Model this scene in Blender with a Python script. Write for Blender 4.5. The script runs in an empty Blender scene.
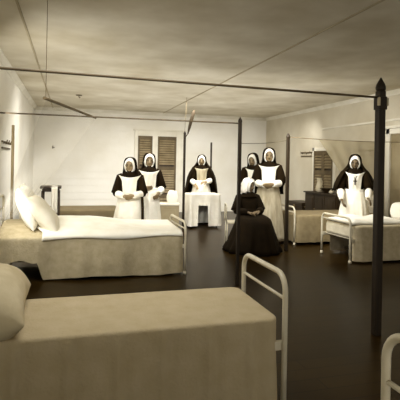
import bpy, bmesh, math, random
from mathutils import Vector, Matrix, Quaternion
random.seed(7)
SC = bpy.context.scene
COL = SC.collection
PI = math.pi
sin, cos = math.sin, math.cos

# ------------------------------------------------------------------ materials
def lin(c):
    c = c / 255.0
    return c / 12.92 if c <= 0.04045 else ((c + 0.055) / 1.055) ** 2.4

def rgb(r, g, b):
    return (lin(r), lin(g), lin(b), 1.0)

MATS = {}
def mat(name, c1, c2=None, rough=0.8, scale=6.0, bump=0.0, bscale=None, metal=0.0, spec=0.3, stretch=None, detail=6.0, alpha=None):
    if name in MATS:
        return MATS[name]
    m = bpy.data.materials.new(name)
    m.use_nodes = True
    nt = m.node_tree
    N, L = nt.nodes, nt.links
    b = N['Principled BSDF']
    b.inputs['Roughness'].default_value = rough
    b.inputs['Metallic'].default_value = metal
    b.inputs['Specular IOR Level'].default_value = spec
    c2 = c2 or tuple(x * 0.85 for x in c1[:3]) + (1,)
    tc = N.new('ShaderNodeTexCoord')
    mp = N.new('ShaderNodeMapping')
    if stretch:
        mp.inputs['Scale'].default_value = stretch
    L.new(tc.outputs['Object'], mp.inputs['Vector'])
    nz = N.new('ShaderNodeTexNoise')
    nz.inputs['Scale'].default_value = scale
    nz.inputs['Detail'].default_value = detail
    L.new(mp.outputs['Vector'], nz.inputs['Vector'])
    rp = N.new('ShaderNodeValToRGB')
    rp.color_ramp.elements[0].position = 0.3
    rp.color_ramp.elements[0].color = c2
    rp.color_ramp.elements[1].position = 0.7
    rp.color_ramp.elements[1].color = c1
    L.new(nz.outputs['Fac'], rp.inputs['Fac'])
    L.new(rp.outputs['Color'], b.inputs['Base Color'])
    if bump:
        n2 = N.new('ShaderNodeTexNoise')
        n2.inputs['Scale'].default_value = bscale or scale * 4
        n2.inputs['Detail'].default_value = 4
        L.new(mp.outputs['Vector'], n2.inputs['Vector'])
        bp = N.new('ShaderNodeBump')
        bp.inputs['Strength'].default_value = bump
        bp.inputs['Distance'].default_value = 0.02
        L.new(n2.outputs['Fac'], bp.inputs['Height'])
        L.new(bp.outputs['Normal'], b.inputs['Normal'])
    if alpha is not None:
        b.inputs['Alpha'].default_value = alpha
    MATS[name] = m
    return m

WALLB = mat('limewashed_boards', rgb(238, 235, 225), rgb(224, 219, 204), 0.85, 1.3, 0.12, 14)
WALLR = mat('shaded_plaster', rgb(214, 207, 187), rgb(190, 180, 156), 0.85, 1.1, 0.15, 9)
WALLL = mat('pale_plaster', rgb(240, 237, 226), rgb(230, 225, 210), 0.85, 1.2, 0.12, 10)
CEIL = mat('stained_ceiling', rgb(218, 211, 191), rgb(186, 175, 148), 0.9, 1.4, 0.15, 7)
FLOOR = None
TRIM = mat('painted_trim', rgb(232, 227, 212), rgb(212, 206, 186), 0.6, 3)
BATTEN = mat('ceiling_batten_paint', rgb(180, 168, 140), rgb(160, 147, 118), 0.8, 3)
LOUVRE = mat('dark_louvre_paint', rgb(112, 97, 70), rgb(84, 70, 47), 0.6, 5)
LOUVRE2 = mat('pale_louvre_paint', rgb(150, 134, 102), rgb(120, 104, 74), 0.6, 5)  # slats in a paler tone than the leaf frames
DARKWOOD = mat('dark_wood', rgb(58, 43, 21), rgb(38, 27, 11), 0.5, 4, 0.1, 20, stretch=(6, 6, 1))
POSTWOOD = mat('post_wood', rgb(44, 32, 13), rgb(28, 19, 6), 0.55, 5, 0.1, 20, stretch=(6, 6, 0.7))
PALEPOST = mat('worn_post_wood', rgb(150, 134, 100), rgb(118, 101, 70), 0.7, 5, stretch=(6, 6, 0.7))
RODM = mat('rod_iron', rgb(96, 82, 56), rgb(76, 63, 42), 0.5, 8)
PALEROD = mat('weathered_rod', rgb(130, 114, 84), rgb(100, 86, 60), 0.6, 8)
ENAMEL = mat('cream_bed_enamel', rgb(220, 212, 188), rgb(198, 188, 160), 0.35, 7, spec=0.5)
ENAMELW = mat('white_enamel', rgb(238, 232, 214), rgb(222, 214, 190), 0.3, 7, spec=0.5)
MATTRESS = mat('mattress_ticking', rgb(224, 215, 190), rgb(205, 195, 166), 0.9, 9, 0.1, 40)
SPREAD1 = mat('tan_coverlet', rgb(188, 173, 140), rgb(179, 163, 128), 0.95, 9, 0.25, 60)
SPREAD2 = mat('grey_tan_coverlet', rgb(196, 183, 150), rgb(178, 164, 130), 0.95, 14, 0.3, 50)
SPREADW = mat('white_linen', rgb(246, 242, 228), rgb(234, 228, 208), 0.95, 5, 0.15, 30)
SPREADR = mat('faded_coverlet', rgb(206, 193, 162), rgb(184, 170, 137), 0.95, 14, 0.2, 40)
PILLOW = mat('pillow_linen', rgb(240, 234, 214), rgb(224, 215, 190), 0.95, 6, 0.2, 24)
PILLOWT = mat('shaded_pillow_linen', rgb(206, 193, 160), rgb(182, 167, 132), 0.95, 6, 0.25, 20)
BLACK = mat('black_wool', rgb(34, 24, 9), rgb(25, 17, 6), 0.9, 9, 0.2, 60, spec=0.06)
VEILM = mat('black_veil_cloth', rgb(31, 22, 8), rgb(22, 15, 5), 0.85, 9, 0.15, 60, spec=0.06)
BROWNROBE = mat('dark_robe_cloth', rgb(32, 23, 9), rgb(21, 14, 4), 0.85, 5, 0.25, 40, spec=0.08)
APRON = mat('white_apron_cotton', rgb(246, 241, 226), rgb(232, 225, 205), 0.9, 7, 0.15, 40)
APRONG = mat('greyed_apron_cotton', rgb(192, 181, 154), rgb(150, 138, 110), 0.9, 5, 0.15, 40, stretch=(3, 3, 0.6))
COIF = mat('starched_coif_linen', rgb(248, 244, 232), rgb(240, 234, 218), 0.8, 9)
JUG = mat('cream_china', rgb(226, 216, 188), rgb(206, 194, 162), 0.3, 5, spec=0.5)
BRASS = mat('dull_brass', rgb(150, 130, 90), rgb(120, 100, 66), 0.4, 8, metal=0.6)
TIN = mat('worn_tin', rgb(170, 158, 130), rgb(140, 127, 98), 0.35, 8, metal=0.5)

def skin_mat(name, base):
    m = bpy.data.materials.new(name)
    m.use_nodes = True
    nt = m.node_tree
    b = nt.nodes['Principled BSDF']
    b.inputs['Roughness'].default_value = 0.6
    a = nt.nodes.new('ShaderNodeVertexColor')
    a.layer_name = 'tone'
    mx = nt.nodes.new('ShaderNodeMix')
    mx.data_type = 'RGBA'
    mx.blend_type = 'MULTIPLY'
    mx.inputs[0].default_value = 1.0
    mx.inputs[6].default_value = base
    nt.links.new(a.outputs['Color'], mx.inputs[7])
    nt.links.new(mx.outputs[2], b.inputs['Base Color'])
    return m
SKIN = skin_mat('sepia_skin', rgb(134, 114, 80))
SKIND = skin_mat('dark_sepia_skin', rgb(104, 86, 57))  # darker skin tone

def floor_mat():
    m = bpy.data.materials.new('dark_polished_floorboards')
    m.use_nodes = True
    nt = m.node_tree
    N, L = nt.nodes, nt.links
    b = N['Principled BSDF']
    tc = N.new('ShaderNodeTexCoord')
    br = N.new('ShaderNodeTexBrick')
    br.inputs['Scale'].default_value = 1.0
    br.inputs['Brick Width'].default_value = 3.2
    br.inputs['Row Height'].default_value = 0.14
    br.inputs['Mortar Size'].default_value = 0.004
    br.inputs['Color1'].default_value = rgb(51, 37, 12)
    br.inputs['Color2'].default_value = rgb(42, 29, 8)
    br.inputs['Mortar'].default_value = rgb(28, 19, 6)
    L.new(tc.outputs['Object'], br.inputs['Vector'])
    nz = N.new('ShaderNodeTexNoise')
    nz.inputs['Scale'].default_value = 2.2
    nz.inputs['Detail'].default_value = 8
    L.new(tc.outputs['Object'], nz.inputs['Vector'])
    mx = N.new('ShaderNodeMix')
    mx.data_type = 'RGBA'
    mx.blend_type = 'MULTIPLY'
    mx.inputs[0].default_value = 0.7
    rp = N.new('ShaderNodeValToRGB')
    rp.color_ramp.elements[0].color = (0.45, 0.42, 0.38, 1)
    rp.color_ramp.elements[0].position = 0.3
    rp.color_ramp.elements[1].color = (1.1, 1.08, 1.0, 1)
    rp.color_ramp.elements[1].position = 0.75
    L.new(nz.outputs['Fac'], rp.inputs['Fac'])
    L.new(br.outputs['Color'], mx.inputs[6])
    L.new(rp.outputs['Color'], mx.inputs[7])
    L.new(mx.outputs[2], b.inputs['Base Color'])
    b.inputs['Roughness'].default_value = 0.3
    b.inputs['Specular IOR Level'].default_value = 0.10
    b.inputs['Specular Tint'].default_value = (1.0, 0.78, 0.45, 1)
    return m
FLOOR = floor_mat()

def net_mat(name, c, a):
    m = bpy.data.materials.new(name)
    m.use_nodes = True
    nt = m.node_tree
    N, L = nt.nodes, nt.links
    out = N['Material Output']
    N.remove(N['Principled BSDF'])
    d = N.new('ShaderNodeBsdfDiffuse')
    d.inputs['Color'].default_value = c
    tl = N.new('ShaderNodeBsdfTranslucent')
    tl.inputs['Color'].default_value = c
    ad = N.new('ShaderNodeMixShader')
    ad.inputs[0].default_value = 0.5
    L.new(d.outputs[0], ad.inputs[1])
    L.new(tl.outputs[0], ad.inputs[2])
    t = N.new('ShaderNodeBsdfTransparent')
    mx = N.new('ShaderNodeMixShader')
    tc = N.new('ShaderNodeTexCoord')
    nz = N.new('ShaderNodeTexNoise')
    nz.inputs['Scale'].default_value = 5
    L.new(tc.outputs['Object'], nz.inputs['Vector'])
    mr = N.new('ShaderNodeMapRange')
    mr.inputs['To Min'].default_value = a * 0.9
    mr.inputs['To Max'].default_value = min(1, a * 1.1)
    L.new(nz.outputs['Fac'], mr.inputs['Value'])
    L.new(mr.outputs['Result'], mx.inputs[0])
    L.new(t.outputs[0], mx.inputs[1])
    L.new(ad.outputs[0], mx.inputs[2])
    L.new(mx.outputs[0], out.inputs['Surface'])
    return m
NET = net_mat('white_mosquito_net', rgb(232, 227, 212), 0.12)
NETT = net_mat('tan_mosquito_net', rgb(196, 184, 152), 0.75)  # tan net, more opaque than the white one

# ------------------------------------------------------------------ mesh helpers
def vec(p):
    return Vector(p)

def box(bm, lo, hi, bev=0.0, M=None):
    x0, y0, z0 = lo
    x1, y1, z1 = hi
    t = bmesh.new()
    vs = [t.verts.new(p) for p in ((x0, y0, z0), (x1, y0, z0), (x1, y1, z0), (x0, y1, z0), (x0, y0, z1), (x1, y0, z1), (x1, y1, z1), (x0, y1, z1))]
    for f in ((0, 3, 2, 1), (4, 5, 6, 7), (0, 1, 5, 4), (1, 2, 6, 5), (2, 3, 7, 6), (3, 0, 4, 7)):
        t.faces.new([vs[i] for i in f])
    if bev > 0:
        bmesh.ops.bevel(t, geom=list(t.edges), offset=bev, segments=2, profile=0.5, affect='EDGES')
    merge(bm, t, M)

def merge(bm, t, M=None):
    if M is not None:
        bmesh.ops.transform(t, matrix=M, verts=t.verts)
    mp = {}
    for v in t.verts:
        mp[v] = bm.verts.new(v.co)
    for f in t.faces:
        try:
            nf = bm.faces.new([mp[v] for v in f.verts])
            nf.smooth = f.smooth
        except ValueError:
            pass
    t.free()

def loft(bm, rings, closed=True, cap0=True, cap1=True, smooth=True):
    R = [[bm.verts.new(p) for p in r] for r in rings]
    n = len(R[0])
    for i in range(len(R) - 1):
        for j in range(n if closed else n - 1):
            k = (j + 1) % n
            f = bm.faces.new((R[i][j], R[i][k], R[i + 1][k], R[i + 1][j]))
            f.smooth = smooth
    if closed and cap0:
        bm.faces.new(R[0][::-1])
    if closed and cap1:
        bm.faces.new(R[-1])
    return R

def frames(pts):
    pts = [vec(p) for p in pts]
    T = []
    for i in range(len(pts)):
        a = pts[max(0, i - 1)]
        b = pts[min(len(pts) - 1, i + 1)]
        T.append((b - a).normalized())
    up = Vector((0, 0, 1)) if abs(T[0].z) < 0.9 else Vector((1, 0, 0))
    u = (up - T[0] * up.dot(T[0])).normalized()
    out = []
    for i, t in enumerate(T):
        if i:
            u = (u - t * u.dot(t))
            u = u.normalized() if u.length > 1e-6 else Vector((1, 0, 0))
        out.append((pts[i], u, t.cross(u)))
    return out

def tube(bm, pts, r, n=10, smooth=True):
    rs = r if isinstance(r, (list, tuple)) else [r] * len(pts)
    rings = []
    for (p, u, w), rr in zip(frames(pts), rs):
        rings.append([p + (u * cos(2 * PI * k / n) + w * sin(2 * PI * k / n)) * rr for k in range(n)])
    loft(bm, rings, smooth=smooth)

def lathe(bm, prof, n=20, c=(0, 0, 0)):
    rings = [[(c[0] + r * cos(2 * PI * k / n), c[1] + r * sin(2 * PI * k / n), c[2] + z) for k in range(n)] for r, z in prof]
    loft(bm, rings)

def ellipsoid(bm, c, r, n=16, m=10, M=None):
    t = bmesh.new()
    rings = []
    for i in range(1, m):
        a = PI * i / m
        rings.append([(c[0] + r[0] * sin(a) * cos(2 * PI * k / n), c[1] + r[1] * sin(a) * sin(2 * PI * k / n), c[2] - r[2] * cos(a)) for k in range(n)])
    R = loft(t, rings, cap0=False, cap1=False)
    b = t.verts.new((c[0], c[1], c[2] - r[2]))
    tp = t.verts.new((c[0], c[1], c[2] + r[2]))
    for k in range(n):
        t.faces.new((b, R[0][(k + 1) % n], R[0][k])).smooth = True
        t.faces.new((tp, R[-1][k], R[-1][(k + 1) % n])).smooth = True
    merge(bm, t, M)

def obj(name, bm, m, parent=None, loc=None, fix=True):
    if fix:
        bmesh.ops.recalc_face_normals(bm, faces=bm.faces)
    me = bpy.data.meshes.new(name)
    bm.to_mesh(me)
    bm.free()
    o = bpy.data.objects.new(name, me)
    COL.objects.link(o)
    me.materials.append(m)
    if parent is not None:
        o.parent = parent
    if loc is not None:
        o.location = loc
    return o

def tag(o, label, cat, group=None, kind=None):
    o['label'] = label
    o['category'] = cat
    if group:
        o['group'] = group
    if kind:
        o['kind'] = kind
    return o

def thing(name, label, cat, loc=(0, 0, 0), rz=0.0, group=None):
    o = bpy.data.objects.new(name, None)
    o.empty_display_size = 0.1
    COL.objects.link(o)
    o.location = loc
    o.rotation_euler = (0, 0, rz)
    return tag(o, label, cat, group)

def struct(name, bm, m, parent=None, label=None, cat=None):
    o = obj(name, bm, m, parent)
    if parent is None:
        o['kind'] = 'structure'
        if label:
            o['label'] = label
            o['category'] = cat
    return o

def solidify(o, t, off=0.0):
    md = o.modifiers.new('thickness', 'SOLIDIFY')
    md.thickness = t
    md.offset = off
    return o

B = bmesh.new

# ------------------------------------------------------------------ room
XL, XR, YF, YB, ZC = -0.95, 5.69, -1.6, 12.6, 2.82
bm = B(); box(bm, (XL - 0.1, YF, -0.1), (XR + 0.1, YB + 0.1, 0))
struct('floor', bm, FLOOR, None, 'dark polished wooden floorboards of the ward', 'floor')
bm = B(); box(bm, (XL - 0.1, YF, ZC), (XR + 0.1, YB + 0.1, ZC + 0.1))
struct('ceiling', bm, CEIL, None, 'stained pale ceiling above the ward', 'ceiling')
bm = B(); box(bm, (XL - 0.1, YF, 0), (XL, YB, ZC))
struct('wall_left', bm, WALLL, None, 'pale plaster wall at the heads of the left beds', 'wall')
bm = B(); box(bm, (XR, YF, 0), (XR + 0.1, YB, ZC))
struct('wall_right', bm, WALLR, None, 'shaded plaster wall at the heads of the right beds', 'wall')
# back wall: horizontal boards with small bevelled gaps
bm = B()
box(bm, (XL - 0.1, YB + 0.012, 0), (XR + 0.1, YB + 0.1, ZC))
nb = 15
for i in range(nb):
    z0 = ZC * i / nb
    z1 = ZC * (i + 1) / nb - 0.006
    box(bm, (XL, YB, z0), (XR, YB + 0.014, z1))
struct('wall_back', bm, WALLB, None, 'limewashed board wall at the far end of the ward', 'wall')
# cornices / baseboards
def cornice(name, a, b, inward):
    bm = B()
    x, y = inward
    prof = [(0, 0), (0.07, 0), (0.07, -0.015), (0.03, -0.05), (0.012, -0.085), (0, -0.085)]
    rings = []
    for p in (a, b):
        rings.append([(p[0] + x * d, p[1] + y * d, ZC + h) for d, h in prof])
    loft(bm, rings, smooth=False)
    struct(name, bm, TRIM, None, None)
cornice('trim_1', (XL, YF, 0), (XL, YB, 0), (1, 0))
cornice('trim_2', (XR, YF, 0), (XR, YB, 0), (-1, 0))
cornice('trim_3', (XL, YB, 0), (XR, YB, 0), (0, -1))
for nm, lo, hi in (('baseboard_left', (XL, YF, 0), (XL + 0.02, YB, 0.14)),
                   ('baseboard_right', (XR - 0.02, YF, 0), (XR, YB, 0.14))):
    bm = B(); box(bm, lo, hi, 0.006); struct(nm, bm, TRIM)
bm = B(); box(bm, (XL, YB - 0.02, 0), (1.70, YB, 0.14), 0.006); box(bm, (3.15, YB - 0.02, 0), (XR, YB, 0.14), 0.006)
struct('baseboard_back', bm, TRIM)
for i, x in enumerate((-0.485, 2.49)):
    bm = B(); box(bm, (x - 0.012, YF, ZC - 0.012), (x + 0.012, YB - 0.07, ZC), 0.003)
    struct('trim_%d' % (4 + i), bm, BATTEN)

# louvred double door in the back wall
def louvre_leaf(parent, name, along, a0, a1, z0, z1, depth, axis, rails=(), m=LOUVRE, inward=-1, nsl=None):
    """leaf in a wall: axis 'x' (wall normal along y) or 'y' (wall normal along x)"""
    def P(a, d, z):
        return (a, depth + inward * d, z) if axis == 'x' else (depth + inward * d, a, z)
    def bx(bm, a, b, d0, d1, za, zb):
        p, q = P(a, d0, za), P(b, d1, zb)
        box(bm, tuple(min(i, j) for i, j in zip(p, q)), tuple(max(i, j) for i, j in zip(p, q)), 0.004)
    bm = B()
    st = 0.055
    bx(bm, a0, a0 + st, 0, 0.035, z0, z1)
    bx(bm, a1 - st, a1, 0, 0.035, z0, z1)
    zz = [z0] + list(rails) + [z1]
    for k, z in enumerate(zz):
        lo = z if k == 0 else (z - 0.09 if k == len(zz) - 1 else z - 0.04)
        bx(bm, a0 + st, a1 - st, 0, 0.035, lo, lo + 0.09)
    leaf = obj(name, bm, m, parent)
    for k in range(len(zz) - 1):
        bm = B()
        lo = zz[k] + 0.09
        hi = zz[k + 1] - (0.09 if k == len(zz) - 2 else 0.04)
        n = max(3, int((hi - lo) / 0.062))
        for i in range(n):
            z = lo + (i + 0.5) * (hi - lo) / n
            w = 0.030
            c = [P(a0 + st, 0.004, z + w * 0.8), P(a0 + st, 0.030, z - w * 0.8), P(a0 + st, 0.034, z - w * 0.6), P(a0 + st, 0.008, z + w)]
            e = [P(a1 - st, 0.004, z + w * 0.8), P(a1 - st, 0.030, z - w * 0.8), P(a1 - st, 0.034, z - w * 0.6), P(a1 - st, 0.008, z + w)]
            loft(bm, [c, e], smooth=False)
        obj('louvre_slats', bm, LOUVRE2, leaf)
    return leaf

door = bpy.data.objects.new('door_1', None); COL.objects.link(door)
door['kind'] = 'structure'; door['label'] = 'dark louvred double door in a white frame at the far wall'; door['category'] = 'door'
bm = B()
for lo, hi in (((1.70, YB - 0.05, 0), (1.79, YB, 2.30)), ((2.20, YB - 0.05, 0), (2.35, YB, 2.16)), ((2.89, YB - 0.05, 0), (3.14, YB, 2.30)),
               ((1.79, YB - 0.05, 2.15), (2.89, YB, 2.30)), ((1.66, YB - 0.075, 2.30), (3.18, YB, 2.34))):
    box(bm, lo, hi, 0.006)
obj('door_frame', bm, TRIM, door)
bm = B(); box(bm, (1.79, YB - 0.006, 0), (2.89, YB - 0.001, 2.15)); obj('dark_backing', bm, DARKWOOD, door)
louvre_leaf(door, 'door_leaf', None, 1.79, 2.20, 0.02, 2.15, YB - 0.008, 'x', rails=(0.45, 1.25))
louvre_leaf(door, 'door_leaf', None, 2.35, 2.89, 0.02, 2.15, YB - 0.008, 'x', rails=(0.45, 1.25))

# shuttered window in the right wall
win = bpy.data.objects.new('window_1', None); COL.objects.link(win)
win['kind'] = 'structure'; win['label'] = 'tall window with dark louvred shutter in the right wall'; win['category'] = 'window'
bm = B()
ya, yb = 8.9, 9.72
for lo, hi in (((XR - 0.04, ya - 0.07, 0.72), (XR, ya, 1.84)), ((XR - 0.04, yb, 0.72), (XR, yb + 0.07, 1.84)), ((XR - 0.04, ya - 0.07, 1.76), (XR, yb + 0.07, 1.84)),
               ((XR - 0.07, ya - 0.09, 0.68), (XR, yb + 0.09, 0.73))):
    box(bm, lo, hi, 0.005)
obj('window_frame', bm, TRIM, win)
bm = B(); box(bm, (XR - 0.008, ya, 0.73), (XR - 0.002, yb, 1.76)); obj('dark_backing', bm, DARKWOOD, win)
louvre_leaf(win, 'shutter', None, ya, yb - 0.41, 0.73, 1.76, XR - 0.009, 'y', rails=(1.25,))
louvre_leaf(win, 'shutter', None, yb - 0.41, yb, 0.73, 1.76, XR - 0.009, 'y', rails=(1.25,))

# panelled door on right wall
door2 = bpy.data.objects.new('door_2', None); COL.objects.link(door2)
door2['kind'] = 'structure'; door2['label'] = 'tall panelled door in a moulded frame in the right wall'; door2['category'] = 'door'
bm = B()
for lo, hi in (((XR - 0.05, 7.02, 0), (XR, 7.12, 2.12)), ((XR - 0.05, 5.7, 0), (XR, 5.8, 2.12)), ((XR - 0.05, 5.7, 2.02), (XR, 7.12, 2.12)), ((XR - 0.08, 5.62, 2.12), (XR, 7.2, 2.17))):
    box(bm, lo, hi, 0.008)
obj('door_frame', bm, TRIM, door2)
bm = B(); box(bm, (XR - 0.015, 5.8, 0), (XR - 0.001, 7.02, 2.02))
for za, zb in ((0.1, 0.9), (1.0, 1.92)):
    for a, b in ((5.88, 6.38), (6.46, 6.94)):
        box(bm, (XR - 0.028, a, za), (XR - 0.012, b, zb), 0.01)
obj('door_panel', bm, mat('dull_door_paint', rgb(150, 137, 106), rgb(128, 114, 84), 0.6, 3), door2)
# upper moulding rail on the right wall
bm = B(); box(bm, (XR - 0.03, 4.8, 2.26), (XR, 9.4, 2.30), 0.006)
struct('trim_6', bm, TRIM)

# ------------------------------------------------------------------ posts and rods
def post(label, x, y, h, w, m=POSTWOOD, finial=True, group='mosquito-net posts', fitting=False, base=False):
    t = thing('net_post', label, 'post', (x, y, 0), 0, group)
    bm = B()
    hs = h - (w * 1.7 if finial else 0)
    box(bm, (-w / 2, -w / 2, 0), (w / 2, w / 2, hs), w * 0.12)
    obj('shaft', bm, m, t)
    if base:
        bm = B(); box(bm, (-w * 0.75, -w * 0.75, 0), (w * 0.75, w * 0.75, 0.05), 0.008); obj('foot', bm, m, t)
    if finial:
        bm = B()
        prof = [(w * 0.42, hs - 0.005), (w * 0.62, hs + w * 0.10), (w * 0.66, hs + w * 0.45), (w * 0.55, hs + w * 0.85), (w * 0.28, hs + w * 1.35), (0.004, hs + w * 1.75)]
        lathe(bm, prof, 12); obj('finial', bm, m, t)
    if fitting:
        bm = B(); box(bm, (-w * 0.62, -w * 0.62, hs - 0.16), (w * 0.62, w * 0.62, hs - 0.05), 0.006)
        obj('collar', bm, m, t)
        for s in (-1, 1):
            bm = B(); box(bm, (s * w * 0.62 - 0.008, -w * 0.72, hs - 0.13), (s * w * 0.62 + 0.008, -w * 0.3, hs - 0.06), 0.004)
            obj('bracket', bm, TIN, t)['label'] = 'pale metal bracket'
    return t

post('thick dark net post with spearhead finial, nearest and tallest-looking of the posts', 2.496, 3.227, 2.165, 0.064, fitting=True)
post('slim dark pointed net post standing in front of the dark-robed seated woman', 1.895, 4.938, 1.967, 0.038)
p3 = post('thin dark net post before the louvred door, a slanted paddle at its top', 2.332, 9.356, 2.10, 0.046)
bm = B()
pts = [(0.06, -0.02, 2.03), (0.09, -0.02, 2.16), (0.14, -0.02, 2.36), (0.18, -0.02, 2.50), (0.195, -0.02, 2.56)]
rings = []
for (p, u, w), (ra, rb) in zip(frames(pts), ((0.012, 0.01), (0.03, 0.012), (0.042, 0.014), (0.036, 0.012), (0.008, 0.006))):
    rings.append([p + Vector((cos(2 * PI * k / 12) * ra, sin(2 * PI * k / 12) * rb, 0)) for k in range(12)])
loft(bm, rings)
tube(bm, [(0.0, -0.02, 1.95), (0.06, -0.02, 2.04)], 0.01)
obj('slanted_paddle', bm, mat('grey_paddle_wood', rgb(72, 58, 34), rgb(50, 38, 19), 0.7, 6), p3)
post('dark net post standing between the tall grey-aproned nun and the dull brown bed', 3.426, 6.717, 1.94, 0.05, finial=True)
post('very thin net post showing above the veil of the nun at the little table', 3.62, 11.55, 1.98, 0.042, finial=False)
post('pale worn net post at the head of the white-covered bed by the left wall', -0.768, 6.62, 1.89, 0.036, PALEPOST, finial=False)

def rod(label, a, b, r, m=RODM, sag=0.0, cat='rod', name='net_rod', group='mosquito-net rods and cords'):
    a, b = vec(a), vec(b)
    pts = [a.lerp(b, i / 16) - Vector((0, 0, sag * (1 - (2 * i / 16 - 1) ** 2))) for i in range(17)]
    bm = B(); tube(bm, pts, r, 8)
    return tag(obj(name, bm, m), label, cat, group)
rod('dark net rod running from the left wall to the thick spearhead post', (XL, 3.23, 2.027), (2.47, 3.227, 2.0), 0.0095)
rod('thin dark net rod from the left wall to the slim pointed post', (XL, 4.94, 1.89), (1.885, 4.938, 1.893), 0.008)
rod('thin net cord running from the right wall to the post between nuns and beds', (3.45, 6.717, 1.875), (XR, 6.70, 1.86), 0.006, PALEROD, 0.02)
rod('faint slack cord strung between the slim post and the post beside the nuns', (1.915, 4.95, 1.66), (3.40, 6.71, 1.82), 0.0035, PALEROD, 0.02, 'wire', 'stay_wire')
rod('faint wire rising from the paddle-topped post to the ceiling', (2.33, 9.356, 2.08), (2.36, 9.356, ZC), 0.004, PALEROD, 0, 'wire', 'stay_wire')
# short pole lying across, its far end on the thin rod, near end tied to ceiling
pole = rod('short thick pole slung at an angle over the white-covered bed', (-0.21, 3.72, 1.905), (0.262, 5.30, 1.915), 0.013, PALEROD, 0, 'pole', 'net_pole', None)
rod('fine cord holding the short slung pole up to the ceiling', (-0.20, 3.74, 1.90), (-0.20, 3.74, ZC), 0.0025, PALEROD, 0, 'wire', 'stay_wire')

# ------------------------------------------------------------------ beds
def arch_pts(y0, y1, ztop, r, zbot=0.0, n=7):
    pts = [(0, y0, zbot), (0, y0, (zbot + ztop) / 2), (0, y0, ztop - r)]
    for k in range(1, n):
        a = PI / 2 * k / n
        pts.append((0, y0 + r * (1 - cos(a)), ztop - r + r * sin(a)))
    pts += [(0, y0 + r, ztop), (0, (y0 + y1) / 2, ztop), (0, y1 - r, ztop)]
    for k in range(1, n):
        a = PI / 2 * k / n
        pts.append((0, y1 - r + r * sin(a), ztop - r + r * cos(a)))
    pts += [(0, y1, ztop - r), (0, y1, (zbot + ztop) / 2), (0, y1, zbot)]
    return pts

def bed(label, xf, xh, y0, y1, zrail, zmat, rbar=0.016, zhead=0.95, group='iron beds', bars=1, mat_t=0.12):
    """xf foot x, xh head x."""
    t = thing('iron_bed', label, 'bed', ((xf + xh) / 2, (y0 + y1) / 2, 0), 0, group)
    ox, oy = (xf + xh) / 2, (y0 + y1) / 2
    s = 1 if xh > xf else -1
    def end(name, x, zt, nb):
        bm = B()
        tube(bm, [(x - ox, p[1] - oy, p[2]) for p in arch_pts(y0, y1, zt, 0.10)], rbar, 10)
        for y in (y0, y1):
            lathe(bm, [(rbar * 1.3, 0), (rbar * 1.5, 0.015), (rbar * 1.2, 0.04)], 10, (x - ox, y - oy, 0))
        e = obj(name, bm, ENAMEL, t)
        for k in range(nb):
            z = zmat + (zt - zmat) * (k + 1) / (nb + 1) * 0.95
            bm = B(); tube(bm, [(x - ox, y0 - oy, z), (x - ox, y1 - oy, z)], rbar * 0.6, 8); obj('cross_bar', bm, ENAMEL, e)
        return e
    end('foot_rail', xf, zrail, bars)
    end('head_rail', xh, zhead, 2)
    bm = B()
    zr = zmat - mat_t
    for y in (y0 + 0.02, y1 - 0.02):
        box(bm, (min(xf, xh) - ox, y - 0.015 - oy, zr - 0.05), (max(xf, xh) - ox, y + 0.015 - oy, zr), 0.004)
    for k in range(9):
        x = xf + (xh - xf) * (k + 0.5) / 9
        box(bm, (x - 0.03 - ox, y0 + 0.03 - oy, zr - 0.02), (x + 0.03 - ox, y1 - 0.03 - oy, zr - 0.005))
    obj('side_rails', bm, ENAMEL, t)
    bm = B()
    a, b = sorted((xf + s * 0.045, xh - s * 0.04))
    box(bm, (a - ox, y0 + 0.03 - oy, zr), (b - ox, y1 - 0.03 - oy, zmat - 0.004), 0.03)
    obj('mattress', bm, MATTRESS, t)
    return t

def smooth_noise(seed):
    r = random.Random(seed)
    W = [(r.uniform(4, 11), r.uniform(-4, 4), r.uniform(0, 6.28), r.uniform(0.4, 1)) for _ in range(6)]
    def f(x, y):
        return sum(a * sin(p * x + q * y + c) for p, q, c, a in W) / 6
    return f

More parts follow.
